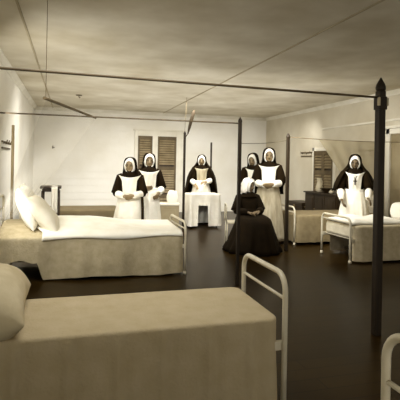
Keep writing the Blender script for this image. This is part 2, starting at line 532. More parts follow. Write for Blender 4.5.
def drape(name, label, m, x0, x1, y0, y1, z, hem, seed, r=0.035, fold=0.02, topf=None, flare=0.05, group=None, n_side=None, freq=9.0, out=0.012, cat='bedspread', creases=()):
    """cloth over a bed: perimeter loop lofted from hem to the top edge and inward; hem(x,y) gives hem height (None keeps it at z)"""
    r_ = random.Random(seed)
    nz = smooth_noise(seed)
    P = []
    rr = 0.06
    def add_line(a, b, n):
        for i in range(n):
            P.append((a[0] + (b[0] - a[0]) * i / n, a[1] + (b[1] - a[1]) * i / n))
    lx, ly = x1 - x0, y1 - y0
    nx, ny, nc = max(40, int(lx / 0.02)), max(20, int(ly / 0.02)), 6
    add_line((x0 + rr, y0), (x1 - rr, y0), nx)
    for k in range(nc): P.append((x1 - rr + rr * sin(PI / 2 * k / nc), y0 + rr - rr * cos(PI / 2 * k / nc)))
    add_line((x1, y0 + rr), (x1, y1 - rr), ny)
    for k in range(nc): P.append((x1 - rr + rr * cos(PI / 2 * k / nc), y1 - rr + rr * sin(PI / 2 * k / nc)))
    add_line((x1 - rr, y1), (x0 + rr, y1), nx)
    for k in range(nc): P.append((x0 + rr - rr * sin(PI / 2 * k / nc), y1 - rr + rr * cos(PI / 2 * k / nc)))
    add_line((x0, y1 - rr), (x0, y0 + rr), ny)
    for k in range(nc): P.append((x0 + rr - rr * cos(PI / 2 * k / nc), y0 + rr - rr * sin(PI / 2 * k / nc)))
    n = len(P)
    cx, cy = (x0 + x1) / 2, (y0 + y1) / 2
    nrm = []
    for i in range(n):
        a, b = P[i - 1], P[(i + 1) % n]
        dx, dy = b[0] - a[0], b[1] - a[1]
        l = math.hypot(dx, dy) or 1
        nrm.append((dy / l, -dx / l))
    # arc length for fold phase
    S = [0]
    for i in range(1, n): S.append(S[-1] + math.hypot(P[i][0] - P[i - 1][0], P[i][1] - P[i - 1][1]))
    ph = [r_.uniform(0, 6.28) for _ in range(4)]
    def wave(s):
        return 0.5 * sin(freq * s + ph[0]) + 0.3 * sin(freq * 1.9 * s + ph[1]) + 0.35 * sin(freq * 0.45 * s + ph[2]) + 0.15 * sin(freq * 4.1 * s + ph[3])
    rings = []
    K = 9
    for k in range(K + 1):
        t = 1 - k / K                # 1 at hem .. 0 at the edge
        ring = []
        for i, (x, y) in enumerate(P):
            h = hem(x, y)
            zt = (topf(x, y) if topf else z) - r
            zz = zt + (h - zt) * t
            drop = max(0.0, zt - zz)
            o = out + min(1, drop / 0.3) * (flare * t * 0.6 + fold * wave(S[i]))
            if creases and nrm[i][1] < -0.5:
                o += min(1, drop / 0.05) * sum(0.022 * max(0, 1 - abs(x - c) / 0.03) - 0.012 * max(0, 1 - abs(x - c - 0.04) / 0.04) for c in creases)
            ring.append((x + nrm[i][0] * o, y + nrm[i][1] * o, zz + 0.004 * nz(x * 3, y * 3 + zz * 4) * t))
        rings.append(ring)
    for a in (0.35, 0.7, 1.0):
        q = PI / 2 * a
        ring = []
        for i, (x, y) in enumerate(P):
            zt = (topf(x, y) if topf else z)
            ins = r * (1 - cos(q))
            ring.append((x + nrm[i][0] * (out - ins), y + nrm[i][1] * (out - ins), zt - r + r * sin(q)))
        rings.append(ring)
    last = rings[-1]
    for s in (0.93, 0.84, 0.72, 0.58, 0.42, 0.25, 0.1):
        ring = []
        for (x, y, _) in last:
            # shrink toward the long axis first so the top stays an even grid
            qx = cx + (x - cx) * (0.55 + 0.45 * s)
            qy = cy + (y - cy) * s
            zt = topf(qx, qy) if topf else z
            ring.append((qx, qy, zt + 0.008 * nz(qx, qy)))
        rings.append(ring)
    bm = B()
    R = loft(bm, rings, cap0=False, cap1=False)
    m_ = n // 2
    Rl = R[-1]
    # close the last narrow ring strip
    half = nx + nc + ny // 2
    bm.faces.new(Rl[::-1])
    o = obj(name, bm, m, fix=True)
    tag(o, label, cat, group)
    return o

def cushion(name, label, m, c, size, rot=(0, 0, 0), n=24, seed=1, group=None, cat='pillow', p=2.6):
    bm = B()
    nz = smooth_noise(seed)
    L, W, T = size
    def hgt(u, v):
        return (max(0, 1 - abs(u) ** p) * max(0, 1 - abs(v) ** p)) ** 0.45
    def pt(u, v, s):
        pin = 1 - 0.06 * (u * u * v * v) - 0.05 * (1 - abs(u * v)) * 0
        k = 1 - 0.07 * (abs(u) ** 4 * (1 - v * v) + abs(v) ** 4 * (1 - u * u))
        return (L / 2 * u * k, W / 2 * v * k, s * T / 2 * hgt(u, v) * (1 + 0.12 * nz(u * .6, v * .6)) + 0.006 * nz(u * 2, v * 2) * hgt(u, v))
    grid = {}
    for s in (1, -1):
        for i in range(n + 1):
            for j in range(n + 1):
                u, v = -cos(PI * i / n), -cos(PI * j / n)
                edge = i in (0, n) or j in (0, n)
                if s == -1 and edge:
                    grid[(s, i, j)] = grid[(1, i, j)]
                else:
                    grid[(s, i, j)] = bm.verts.new(pt(u, v, s))
    for s in (1, -1):
        for i in range(n):
            for j in range(n):
                f = [grid[(s, i, j)], grid[(s, i + 1, j)], grid[(s, i + 1, j + 1)], grid[(s, i, j + 1)]]
                bm.faces.new(f if s == 1 else f[::-1]).smooth = True
    o = obj(name, bm, m)
    o.location = c
    o.rotation_euler = rot
    tag(o, label, cat, group)
    return o

G_BED = 'iron beds along the ward walls'
# nearest left-row bed
bed('cream iron bed under the tan coverlet nearest the camera, its arched foot rail bare', 1.19, -0.80, 2.33, 2.97, 0.79, 0.53, 0.0165, group=G_BED)
drape('bedspread', 'tan coverlet with long creased side, on the bed nearest the camera', SPREAD1, -0.72, 1.145, 2.33, 2.99, 0.55,
      lambda x, y: 0.06, 11, fold=0.016, flare=0.03, freq=6, r=0.018, creases=(-0.49, -0.245, 0.0, 0.25, 0.49, 0.74, 0.98))
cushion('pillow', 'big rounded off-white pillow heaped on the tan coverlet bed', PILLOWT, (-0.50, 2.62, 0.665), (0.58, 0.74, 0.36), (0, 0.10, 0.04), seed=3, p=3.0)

# second left bed
bed('cream iron bed under the white quilt, its foot rail before the louvred door', 1.42, -0.85, 5.56, 6.46, 0.66, 0.50, 0.016, group=G_BED)
def hem2(x, y):
    if x < -0.79 or y > 5.8: return 0.04
    if x < -0.36: return 0.24 + 0.02 * sin(20 * x)
    if x < -0.30: return 0.24 - 0.2 * (x + 0.36) / 0.06
    return 0.03 + 0.012 * sin(5 * x)
def top2(x, y):
    t = min(1, max(0, (y - 5.56) / 0.9))
    hx = min(1, max(0, (0.95 - x) / 0.7))
    return 0.535 + (0.10 * sin(PI * min(1, t * 0.75)) ) * hx + 0.03 * t
drape('bedspread', 'grey-tan coverlet hanging to the floor from the white-quilted bed', SPREAD2, -0.80, 1.385, 5.55, 6.45, 0.53,
      hem2, 21, fold=0.036, flare=0.03, freq=6.5, r=0.03, topf=lambda x, y: top2(x, y) - 0.012)
bm = B()
nz = smooth_noise(5)
NX, NY = 70, 30
g = [[None] * (NY + 1) for _ in range(NX + 1)]
for i in range(NX + 1):
    for j in range(NY + 1):
        y = 5.545 + 0.91 * j / NY
        xs = -0.31 - 0.22 * (j / NY) + 0.02 * sin(j * 0.7)
        x = xs + (1.375 - xs) * i / NX
        z = top2(x, y) + 0.006 + 0.012 * nz(x * 1.3, y * 1.3) + 0.004
        yy = y
        if j == 0:
            z = top2(x, y) - 0.045 + 0.012 * sin(6 * x + 1); yy = y - 0.018
        elif j == 1:
            z = top2(x, y) - 0.012; yy = y - 0.03
        g[i][j] = bm.verts.new((x, yy, z))
for i in range(NX):
    for j in range(NY):
        bm.faces.new((g[i][j], g[i + 1][j], g[i + 1][j + 1], g[i][j + 1])).smooth = True
q = tag(obj('quilt', bm, SPREADW), 'bright white quilt spread over the top of the second left bed', 'quilt')
solidify(q, 0.012, 1)
cushion('pillow', 'large white pillow propped steeply against the head rail of the white-quilted bed', SPREADW, (-0.50, 6.04, 0.83), (0.54, 0.80, 0.22), (0.0, 1.22, 0), seed=6)
cushion('pillow', 'plump white pillow lying before the steeply propped one', PILLOW, (-0.33, 5.99, 0.75), (0.56, 0.78, 0.24), (0, 0.88, 0.04), seed=7)

# third left bed, mostly hidden
bed('iron bed mostly hidden behind the white-quilted bed', 0.95, -0.85, 8.55, 9.35, 0.70, 0.50, 0.016, group=G_BED)
drape('bedspread', 'dull coverlet on the hidden bed beyond the white-quilted bed', mat('dull_coverlet', rgb(108, 95, 68), rgb(94, 81, 56), 0.95, 5), -0.8, 0.90, 8.54, 9.36, 0.52,
      lambda x, y: 0.10, 31, fold=0.012)

# bed whose foot rail arch shows at lower right
bed('cream iron bed outside the picture but for one bare arched foot-rail corner', 1.085, -0.80, 0.45, 1.345, 0.845, 0.50, 0.016, group=G_BED)

# right row
bed('cream iron bed with striped mattress end showing, a veiled nun tending behind it', 3.93, 5.60, 5.69, 6.46, 0.655, 0.52, 0.017, zhead=0.95, group=G_BED, mat_t=0.17)
drape('bedspread', 'faded coverlet on the bed tended by the broad-veiled nun', SPREADR, 4.02, 5.55, 5.66, 6.48, 0.545,
      lambda x, y: 0.40 if (x < 4.10 and y > 5.73) else 0.03, 41, fold=0.016, flare=0.035, freq=7)
bm = B()
nz = smooth_noise(15)
g = {}
for i in range(41):
    for j in range(25):
        x = 3.99 + 1.0 * i / 40
        y = 5.72 + 0.72 * j / 24
        e = min(1, i / 4, (40 - i) / 6, j / 3, (24 - j) / 3)
        g[i, j] = bm.verts.new((x, y, 0.553 + 0.10 * max(0, e) ** 0.6 * (0.55 + 0.45 * nz(x * 1.2, y * 1.4))))
for i in range(40):
    for j in range(24):
        bm.faces.new((g[i, j], g[i + 1, j], g[i + 1, j + 1], g[i, j + 1])).smooth = True
solidify(tag(obj('rumpled_sheet', bm, SPREADW), 'rumpled white sheet heaped on the bed before the broad-veiled nun', 'sheet'), 0.012, 1)
cushion('pillow', 'white box-shaped bolster standing upright near the head of the right-hand bed', SPREADW, (5.15, 6.12, 0.70), (0.26, 0.20, 0.28), (0, 0, 0.3), seed=9, p=7)

bed('cream iron bed with dull coverlet, in front of the dark cabinet', 3.82, 5.60, 7.18, 7.96, 0.67, 0.50, 0.016, group=G_BED)
drape('bedspread', 'dull faded coverlet on the bed in front of the dark cabinet', mat('brown_coverlet', rgb(150, 135, 102), rgb(132, 117, 85), 0.95, 10, 0.2, 40), 3.86, 5.55, 7.16, 7.98, 0.53,
      lambda x, y: 0.05, 51, fold=0.02, flare=0.03, freq=8)

# ------------------------------------------------------------------ furniture
def cabinet(label, x0, x1, y0, y1, h):
    t = thing('cabinet', label, 'cabinet', ((x0 + x1) / 2, (y0 + y1) / 2, 0))
    ox, oy = (x0 + x1) / 2, (y0 + y1) / 2
    bm = B(); box(bm, (x0 - ox + 0.02, y0 - oy, 0.06), (x1 - ox, y1 - oy, h - 0.03), 0.006); obj('carcass', bm, DARKWOOD, t)
    bm = B(); box(bm, (x0 - ox - 0.02, y0 - oy - 0.02, h - 0.03), (x1 - ox, y1 - oy + 0.02, h), 0.006); obj('top', bm, DARKWOOD, t)
    bm = B(); box(bm, (x0 - ox + 0.05, y0 - oy + 0.02, 0), (x1 - ox - 0.02, y1 - oy - 0.02, 0.06)); obj('plinth', bm, DARKWOOD, t)
    n = 3
    w = (y1 - y0 - 0.04) / n
    for k in range(n):
        a = y0 - oy + 0.02 + k * w
        bm = B(); box(bm, (x0 - ox, a + 0.012, 0.09), (x0 - ox + 0.022, a + w - 0.012, h - 0.06), 0.005)
        box(bm, (x0 - ox - 0.008, a + 0.07, 0.16), (x0 - ox + 0.01, a + w - 0.07, h - 0.13), 0.008)
        d = obj('door', bm, DARKWOOD, t)
        bm = B(); ellipsoid(bm, (x0 - ox - 0.02, a + w - 0.04, h * 0.55), (0.014, 0.014, 0.014), 10, 6)
        obj('knob', bm, BRASS, d)
    return t
cabinet('long low dark cabinet with plain doors against the right wall', 5.25, 5.65, 8.12, 9.42, 0.815)

t = thing('jug', 'slim cream china jug standing on the dark cabinet', 'jug', (5.42, 9.06, 0.815))
bm = B(); lathe(bm, [(0.05, 0), (0.075, 0.02), (0.082, 0.08), (0.06, 0.17), (0.045, 0.23), (0.055, 0.30), (0.058, 0.315), (0.05, 0.31), (0.04, 0.23)], 20); obj('body', bm, JUG, t)
bm = B(); tube(bm, [(0, -0.045, 0.28), (0, -0.11, 0.26), (0, -0.12, 0.18), (0, -0.075, 0.10)], 0.009, 8); obj('handle', bm, JUG, t)
t = thing('basin', 'dark shallow basin beside the china jug on the cabinet', 'basin', (5.42, 8.72, 0.815))
bm = B(); lathe(bm, [(0.06, 0), (0.07, 0.015), (0.12, 0.06), (0.165, 0.10), (0.17, 0.106), (0.155, 0.10), (0.10, 0.05), (0.04, 0.025)], 24); obj('bowl', bm, DARKWOOD, t)
tag(t, 'dark shallow basin beside the china jug on the cabinet', 'basin')
bm = B(); ellipsoid(bm, (0, 0, 0.035), (0.05, 0.05, 0.035), 14, 8); tube(bm, [(0, 0, 0.06), (0, 0, 0.085)], [0.012, 0.009], 8)
tag(obj('bowl', bm, JUG, None, (5.36, 8.48, 0.815)), 'little white lidded bowl beside the dark basin', 'bowl')
# dark chest against right wall
t = thing('wooden_chest', 'low dark wooden chest against the right wall beyond the cabinet', 'chest', (5.45, 9.88, 0))
bm = B(); box(bm, (-0.2, -0.36, 0.03), (0.2, 0.36, 0.44), 0.008); obj('body', bm, DARKWOOD, t)
bm = B(); box(bm, (-0.215, -0.375, 0.44), (0.21, 0.375, 0.53), 0.012); obj('lid', bm, DARKWOOD, t)
bm = B(); box(bm, (-0.225, -0.03, 0.36), (-0.2, 0.03, 0.46), 0.004); obj('latch', bm, BRASS, t)
for s in (-1, 1):
    for u in (-1, 1):
        bm = B(); box(bm, (s * 0.17 - 0.025, u * 0.32 - 0.025, 0), (s * 0.17 + 0.025, u * 0.32 + 0.025, 0.03), 0.004); obj('foot', bm, DARKWOOD, t)

# bedside locker under the shutters of the louvred door
t = thing('bedside_locker', 'grey bedside locker standing in front of the louvred door', 'locker', (2.05, 9.62, 0), -0.15)
LK = mat('grey_locker_paint', rgb(172, 159, 126), rgb(148, 134, 102), 0.6, 3, 0.1)
bm = B(); box(bm, (-0.23, -0.19, 0.05), (0.23, 0.19, 0.50), 0.006); obj('carcass', bm, LK, t)
bm = B(); box(bm, (-0.25, -0.21, 0.50), (0.25, 0.21, 0.53), 0.006); obj('top', bm, TRIM, t)
bm = B(); box(bm, (-0.21, -0.202, 0.08), (0.21, -0.188, 0.47), 0.004); box(bm, (-0.16, -0.21, 0.13), (0.16, -0.2, 0.42), 0.006); d = obj('door', bm, LK, t)
bm = B(); ellipsoid(bm, (0.17, -0.218, 0.28), (0.013, 0.013, 0.013), 10, 6); obj('knob', bm, BRASS, d)
for s in (-1, 1):
    for u in (-1, 1):
        bm = B(); box(bm, (s * 0.2 - 0.02, u * 0.16 - 0.02, 0), (s * 0.2 + 0.02, u * 0.16 + 0.02, 0.05), 0.003); obj('foot', bm, LK, t)
cushion('linen_bundle', 'white folded linen bundle standing on the grey bedside locker', SPREADW, (2.13, 9.58, 0.665), (0.22, 0.20, 0.28), (0, 0.12, -0.1), seed=12, p=6, cat='linen')

# small cloth-covered table with far nun
t = thing('small_table', 'small dark table under a white cloth at the far end of the ward', 'table', (2.83, 9.62, 0), -0.05)
bm = B(); box(bm, (-0.33, -0.22, 0.70), (0.33, 0.22, 0.735), 0.006); obj('tabletop', bm, DARKWOOD, t)
for s in (-1, 1):
    for u in (-1, 1):
        bm = B(); tube(bm, [(s * 0.29, u * 0.18, 0), (s * 0.29, u * 0.18, 0.35), (s * 0.29, u * 0.18, 0.71)], [0.016, 0.02, 0.026], 10); obj('leg', bm, DARKWOOD, t)
bm = B(); box(bm, (-0.3, -0.2, 0.60), (0.3, 0.2, 0.70), 0.004); obj('apron', bm, DARKWOOD, t)
def hem3(x, y):
    front = y < 9.5
    if front and 2.66 < x < 2.88:
        return 0.50
    return 0.05
drape('tablecloth', 'white cloth hanging in folds with a dark gap at its front, on the little table', APRON, 2.48, 3.18, 9.39, 9.85, 0.745,
      hem3, 61, fold=0.03, flare=0.05, freq=16, r=0.015, cat='tablecloth', out=0.012)

# bedside table by left bed head
t = thing('bedside_stand', 'tall dark bedside stand behind the propped pillows', 'stand', (-0.30, 7.60, 0))
bm = B(); box(bm, (-0.16, -0.17, 0.97), (0.16, 0.17, 1.005), 0.005); obj('top', bm, DARKWOOD, t)
bm = B(); box(bm, (-0.13, -0.14, 0.92), (0.13, 0.14, 0.97), 0.004); obj('apron', bm, DARKWOOD, t)
bm = B(); box(bm, (-0.13, -0.14, 0.34), (0.13, 0.14, 0.365), 0.004); obj('shelf', bm, DARKWOOD, t)
for s in (-1, 1):
    for u in (-1, 1):
        bm = B(); tube(bm, [(s * 0.135, u * 0.14, 0), (s * 0.125, u * 0.13, 0.5), (s * 0.12, u * 0.125, 0.93)], [0.014, 0.018, 0.021], 10); obj('leg', bm, DARKWOOD, t)
bm = B()
g = {}
for i in range(13):
    for j in range(21):
        x = -0.285 + 0.09 * i / 12
        q = j / 20 * 0.42
        y = 7.425 - (0.010 + 0.012 * sin(i * 1.1)) * min(1, q * 4)
        g[i, j] = bm.verts.new((x, y, 1.012 - q)) if j > 0 else bm.verts.new((x, 7.52, 1.012))
for i in range(12):
    for j in range(20):
        bm.faces.new((g[i, j], g[i, j + 1], g[i + 1, j + 1], g[i + 1, j])).smooth = True
solidify(tag(obj('hand_towel', bm, SPREADW), 'narrow white towel hanging from the tall dark bedside stand', 'towel'), 0.004)

# chair of the seated woman
t = thing('iron_chair', 'pale iron chair whose back shows behind the seated woman', 'chair', (2.72, 7.10, 0), -0.25)
bm = B(); box(bm, (-0.18, -0.18, 0.43), (0.22, 0.18, 0.455), 0.008); obj('seat', bm, ENAMEL, t)
bm = B(); tube(bm, [(-0.19 - 0.02 * 1, p[1], p[2]) for p in arch_pts(-0.16, 0.16, 0.74, 0.05, 0.43)], 0.011, 8)
bk = obj('backrest', bm, ENAMEL, t)
bm = B(); tube(bm, [(-0.21, -0.16, 0.60), (-0.21, 0.16, 0.60)], 0.008, 8); obj('cross_bar', bm, ENAMEL, bk)
for s in (-1, 1):
    for u in (-1, 1):
        bm = B(); tube(bm, [(s * 0.17 - (0.03 if s < 0 else -0.04), u * 0.16, 0), (s * 0.17 + (0.02 if s > 0 else -0.02), u * 0.155, 0.44)], 0.011, 8); obj('leg', bm, ENAMEL, t)

# pan under right bed
t = thing('basin', 'shallow tin basin on the floor under the right-hand iron bed', 'basin', (4.42, 6.28, 0))
bm = B(); lathe(bm, [(0.09, 0), (0.10, 0.01), (0.15, 0.07), (0.175, 0.09), (0.18, 0.094), (0.165, 0.088), (0.13, 0.05), (0.06, 0.02)], 24); obj('bowl', bm, TIN, t)

# wall racks
def rack(label, x, y, z, s):
    t = thing('wall_rack', label, 'rack', (x, y, z), 0, 'small two-rail racks on the side walls')
    W = 0.42
    for zz in (-0.045, 0.045):
        bm = B(); box(bm, (min(0, s * 0.02), -W, zz - 0.012), (max(0, s * 0.02), W, zz + 0.012), 0.003); obj('rail', bm, RODM, t)
    for k in range(4):
        y_ = -W * 0.8 + 2 * W * 0.8 * k / 3
        bm = B(); tube(bm, [(s * 0.015, y_, 0.02), (s * 0.06, y_, 0.03), (s * 0.07, y_, 0.07)], 0.008, 6); obj('peg', bm, RODM, t)
    return t
rack('small two-rail rack on the right wall above the dark chest', XR, 9.98, 1.69, -1)
rack('small two-rail rack on the right wall next to the thick spearhead post', XR, 7.72, 1.69, -1)
r3 = rack('small two-rail rack on the left wall beside the pale worn post', XL, 7.3, 1.63, 1)
bm = B(); ellipsoid(bm, (0.02, 0, 0), (0.02, 0.05, 0.045), 14, 8); tube(bm, [(0.0, 0, 0), (0.07, 0, -0.01)], 0.012, 8)
tag(obj('wall_fitting', bm, RODM, None, (-0.49, YB - 0.03, 1.77)), 'small dark fitting on the far wall near the left corner', 'fitting')
t = thing('ceiling_hook', 'dark hook with stained plate fixed in the ceiling above the left beds', 'hook', (0.138, 9.94, ZC))
bm = B(); lathe(bm, [(0.07, 0), (0.065, -0.012), (0.02, -0.02)], 16); obj('plate', bm, RODM, t)
bm = B(); tube(bm, [(0, 0, -0.015), (0, 0, -0.04), (0.015, 0, -0.06), (0.03, 0, -0.045)], 0.009, 8); obj('hook', bm, RODM, t)

# ------------------------------------------------------------------ nets
def sheet(name, label, m, corners, nu, nv, fold, freq, seed, t=0.0):
    """corners: top-a, top-b, bottom-a, bottom-b"""
    A, Bq, C_, D = [vec(p) for p in corners]
    nz = smooth_noise(seed)
    nrm = (Bq - A).cross(C_ - A).normalized()
    bm = B()
    g = {}
    for i in range(nu + 1):
        for j in range(nv + 1):
            u, v = i / nu, j / nv
            p = A.lerp(Bq, u).lerp(C_.lerp(D, u), v)
            p = p + nrm * (fold * (0.3 + v) * (sin(freq * u * 6.28 + seed) + 0.5 * nz(u * .8, v * .5)))
            g[i, j] = bm.verts.new(p)
    for i in range(nu):
        for j in range(nv):
            bm.faces.new((g[i, j], g[i + 1, j], g[i + 1, j + 1], g[i, j + 1])).smooth = True
    return tag(obj(name, bm, m), label, 'net')
sheet('mosquito_net', 'sheer white mosquito net falling from the slung pole to the propped pillows', NET,
      ((-0.20, 3.75, 1.89), (0.262, 5.28, 1.90), (-0.80, 5.50, 0.66), (-0.55, 6.42, 0.75)), 48, 30, 0.012, 6, 3)
sheet('mosquito_net', 'tan mosquito net hanging slantwise across the dark window shutter', NETT,
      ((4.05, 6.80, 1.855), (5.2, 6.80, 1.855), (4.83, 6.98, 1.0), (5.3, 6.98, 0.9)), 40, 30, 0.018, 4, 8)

# ------------------------------------------------------------------ people
def capsule_chain(bm, pts, rs, n=12):
    """closed tapered tube with rounded joints"""
    tube(bm, pts, rs, n)
    for p, r in zip(pts, rs):
        ellipsoid(bm, p, (r, r, r), 10, 8)

def hand(bm, wrist, d, nrm, side, curl=0.5, s=1.0):
    """palm + four fingers + thumb; d finger direction, nrm palm normal (curl toward it)"""
    d = vec(d).normalized()
    nrm = vec(nrm)
    nrm = (nrm - d * nrm.dot(d)).normalized()
    x = d.cross(nrm).normalized() * side         # toward the thumb side
    w = vec(wrist)
    M = Matrix((x, d, nrm)).transposed().to_4x4()
    M.translation = w
    # palm
    ellipsoid(bm, (0, 0.045 * s, 0), (0.040 * s, 0.052 * s, 0.016 * s), 12, 8, M)
    ellipsoid(bm, (0, 0.005, 0), (0.026 * s, 0.035 * s, 0.018 * s), 12, 8, M)
    L = (0.062, 0.074, 0.079, 0.072)
    offs = (-0.029, -0.010, 0.010, 0.029)
    for k, (o, l) in enumerate(zip(offs, L)):
        p = Vector((o * s, 0.078 * s, 0))
        pts = [p - Vector((0, 0.02 * s, 0)), p]
        a = 0.15 + curl * 0.3
        for q, seg in enumerate((0.42, 0.33, 0.25)):
            p = p + Vector((o * 0.05, cos(a), sin(a))) * l * s * seg
            pts.append(p)
            a += curl * 0.75
        rs = [0.0095 * s, 0.0095 * s, 0.0088 * s, 0.008 * s, 0.0065 * s]
        capsule_chain(bm, [M @ q for q in pts], rs, 8)
    pts = [Vector((0.022, 0.018, 0.004)) * s, Vector((0.046, 0.042, 0.010)) * s, Vector((0.056, 0.068, 0.018)) * s, Vector((0.054, 0.090, 0.026)) * s]
    capsule_chain(bm, [M @ q for q in pts], [0.012 * s, 0.011 * s, 0.0095 * s, 0.007 * s], 8)

def head(bm, M):
    ellipsoid(bm, (0, 0.012, 0.125), (0.072, 0.090, 0.092), 20, 14, M)       # cranium
    ellipsoid(bm, (0, -0.020, 0.075), (0.060, 0.068, 0.085), 20, 14, M)      # face
    ellipsoid(bm, (0, -0.048, 0.012), (0.030, 0.030, 0.024), 14, 10, M)      # chin
    for s in (-1, 1):
        ellipsoid(bm, (s * 0.042, -0.030, 0.030), (0.020, 0.040, 0.028), 12, 8, M)   # jaw
        ellipsoid(bm, (s * 0.034, -0.062, 0.070), (0.020, 0.018, 0.018), 12, 8, M)   # cheek
        ellipsoid(bm, (s * 0.028, -0.072, 0.112), (0.024, 0.015, 0.009), 12, 8, M)   # brow
        ellipsoid(bm, (s * 0.074, 0.012, 0.090), (0.010, 0.020, 0.030), 10, 8, M)    # ear
    tube(bm, [M @ Vector(p) for p in ((0, -0.080, 0.108), (0, -0.090, 0.090), (0, -0.102, 0.066), (0, -0.084, 0.056))], [0.008, 0.010, 0.014, 0.012], 10)
    for s in (-1, 1):
        ellipsoid(bm, (s * 0.011, -0.086, 0.062), (0.009, 0.011, 0.008), 8, 6, M)
    ellipsoid(bm, (0, -0.078, 0.040), (0.023, 0.011, 0.0055), 12, 8, M)
    ellipsoid(bm, (0, -0.076, 0.032), (0.019, 0.011, 0.0060), 12, 8, M)

def make_person(label, loc, face, H, P):
    """P: pose dictionary in a 1.62 m frame, figure faces -Y at face=0"""
    sc = H / 1.62
    root = thing('person', label, 'person', loc, face)
    root.scale = (sc, sc, sc)
    seated = P.get('seated', False)
    dz = P.get('dz', 0.0)
    lean = P.get('lean', 0.0)
    # torso frame: lean forward about hips
    def TP(p):
        p = vec(p)
        hip = Vector((0, 0, 0.90 + dz))
        q = p + Vector((0, 0, dz)) - hip
        if q.z > -0.05 and lean:
            k = min(1, (q.z + 0.05) / 0.15)
            q = Matrix.Rotation(lean * k, 3, 'X') @ q
        return hip + q
    hy, hp, hr = P.get('head', (0, 0, 0))       # yaw, pitch, roll
    neck = TP((0, -0.005, 1.385))
    HM = Matrix.Translation(neck) @ Matrix.Rotation(hy, 4, 'Z') @ Matrix.Rotation(hp + lean * 0.5, 4, 'X') @ Matrix.Rotation(hr, 4, 'Y')
    shoulders = {s: TP((s * 0.155, 0.01, 1.285)) for s in (-1, 1)}
    arms = {-1: P['arm_r'], 1: P['arm_l']}      # (elbow, wrist, finger dir, palm normal, curl)
    # ---- body: one continuous surface
    bm = B()
    head(bm, HM)
    tube(bm, [TP((0, 0.015, 1.26)), TP((0, 0.01, 1.36)), HM @ Vector((0, 0.01, 0.06))], [0.062, 0.052, 0.050], 14)
    rings = []
    for z, rx, ry in ((0.78, 0.13, 0.11), (0.86, 0.165, 0.125), (0.95, 0.14, 0.105), (1.03, 0.125, 0.095), (1.14, 0.145, 0.11), (1.22, 0.155, 0.105), (1.29, 0.13, 0.08), (1.32, 0.06, 0.05)):
        rings.append([TP((rx * cos(2 * PI * k / 18), ry * sin(2 * PI * k / 18) + 0.005, z)) for k in range(18)])
    loft(bm, rings)
    for s in (-1, 1):
        e, w, fd, pn, cu = arms[s]
        e, w = vec(e), vec(w)
        sh = shoulders[s]
        capsule_chain(bm, [sh, sh.lerp(e, 0.5), e, e.lerp(w, 0.4), w], [0.052, 0.044, 0.037, 0.036, 0.024], 12)
        hand(bm, w, fd, pn, -s if P.get('flip') else s, cu)
        if seated:
            hipp = Vector((s * 0.085, 0, 0.86 + dz))
            kn = Vector((s * 0.10, -0.38, 0.455))
            an = Vector((s * 0.09, -0.36, 0.08))
        else:
            hipp = Vector((s * 0.085, 0, 0.86))
            kn = Vector((s * 0.09, -0.015, 0.48))
            an = Vector((s * 0.09, 0.01, 0.085))
        capsule_chain(bm, [hipp, hipp.lerp(kn, 0.5), kn, kn.lerp(an, 0.35), an], [0.082, 0.072, 0.052, 0.050, 0.033], 12)
        ellipsoid(bm, (an.x, an.y - 0.06, 0.036), (0.038, 0.115, 0.035), 12, 8)
        ellipsoid(bm, (an.x, an.y, 0.05), (0.034, 0.045, 0.048), 10, 8)
    o = obj('body', bm, SKIND if P.get('dark_skin') else SKIN, root)
    md = o.modifiers.new('r', 'REMESH'); md.mode = 'VOXEL'; md.voxel_size = 0.0062; md.use_smooth_shade = True
    sm = o.modifiers.new('s', 'SMOOTH'); sm.factor = 0.5; sm.iterations = 3
    dg = bpy.context.evaluated_depsgraph_get()
    me = bpy.data.meshes.new_from_object(o.evaluated_get(dg))
    o.modifiers.clear()
    o.data = me
    ca = me.color_attributes.new('tone', 'FLOAT_COLOR', 'POINT')
    eyes = [HM @ Vector((s * 0.029, -0.080, 0.094)) for s in (-1, 1)]
    brows = [HM @ Vector((s * (0.020 + 0.010 * q), -0.084, 0.112 + 0.003 * (q == 1))) for s in (-1, 1) for q in (0, 1, 2)]
    lips = [HM @ Vector((dx, -0.088, 0.037)) for dx in (-0.014, -0.007, 0, 0.007, 0.014)]
    for i, v in enumerate(me.vertices):
        k = 1.0
        if v.co.z > neck.z - 0.05:
            de = min((v.co - p).length for p in eyes)
            k *= 1 - 0.72 * math.exp(-(de / 0.016) ** 2)  # eye-socket shade put into the skin tone along with the dark eyes
            db = min((v.co - p).length for p in brows)
            k *= 1 - 0.5 * math.exp(-(db / 0.008) ** 2)
            dl = min((v.co - p).length for p in lips)
            k *= 1 - 0.45 * math.exp(-(dl / 0.010) ** 2)
        ca.data[i].color = (k, k, k, 1)
    # ---- dress
    dress_m = P.get('dress', BLACK)
    r_ = random.Random(int(H * 1000) + int(loc[0] * 100))
    ph = [r_.uniform(0, 6.28) for _ in range(3)]
    NP = 96
    W = P.get('hem', (0.30, 0.27))
    def pleat(a, t):
        return 1 + t * (0.035 * sin(11 * a + ph[0]) + 0.025 * sin(19 * a + ph[1]) + 0.02 * sin(5 * a + ph[2]))
    bm = B()
    rings = []
    upper = ((1.36, 0.060, 0.055), (1.33, 0.085, 0.065), (1.30, 0.145, 0.085), (1.26, 0.172, 0.105), (1.20, 0.172, 0.118), (1.12, 0.160, 0.124), (1.02, 0.142, 0.112))
    for z, rx, ry in upper:
        rings.append([TP((rx * cos(2 * PI * k / NP), ry * sin(2 * PI * k / NP) + 0.005, z)) for k in range(NP)])
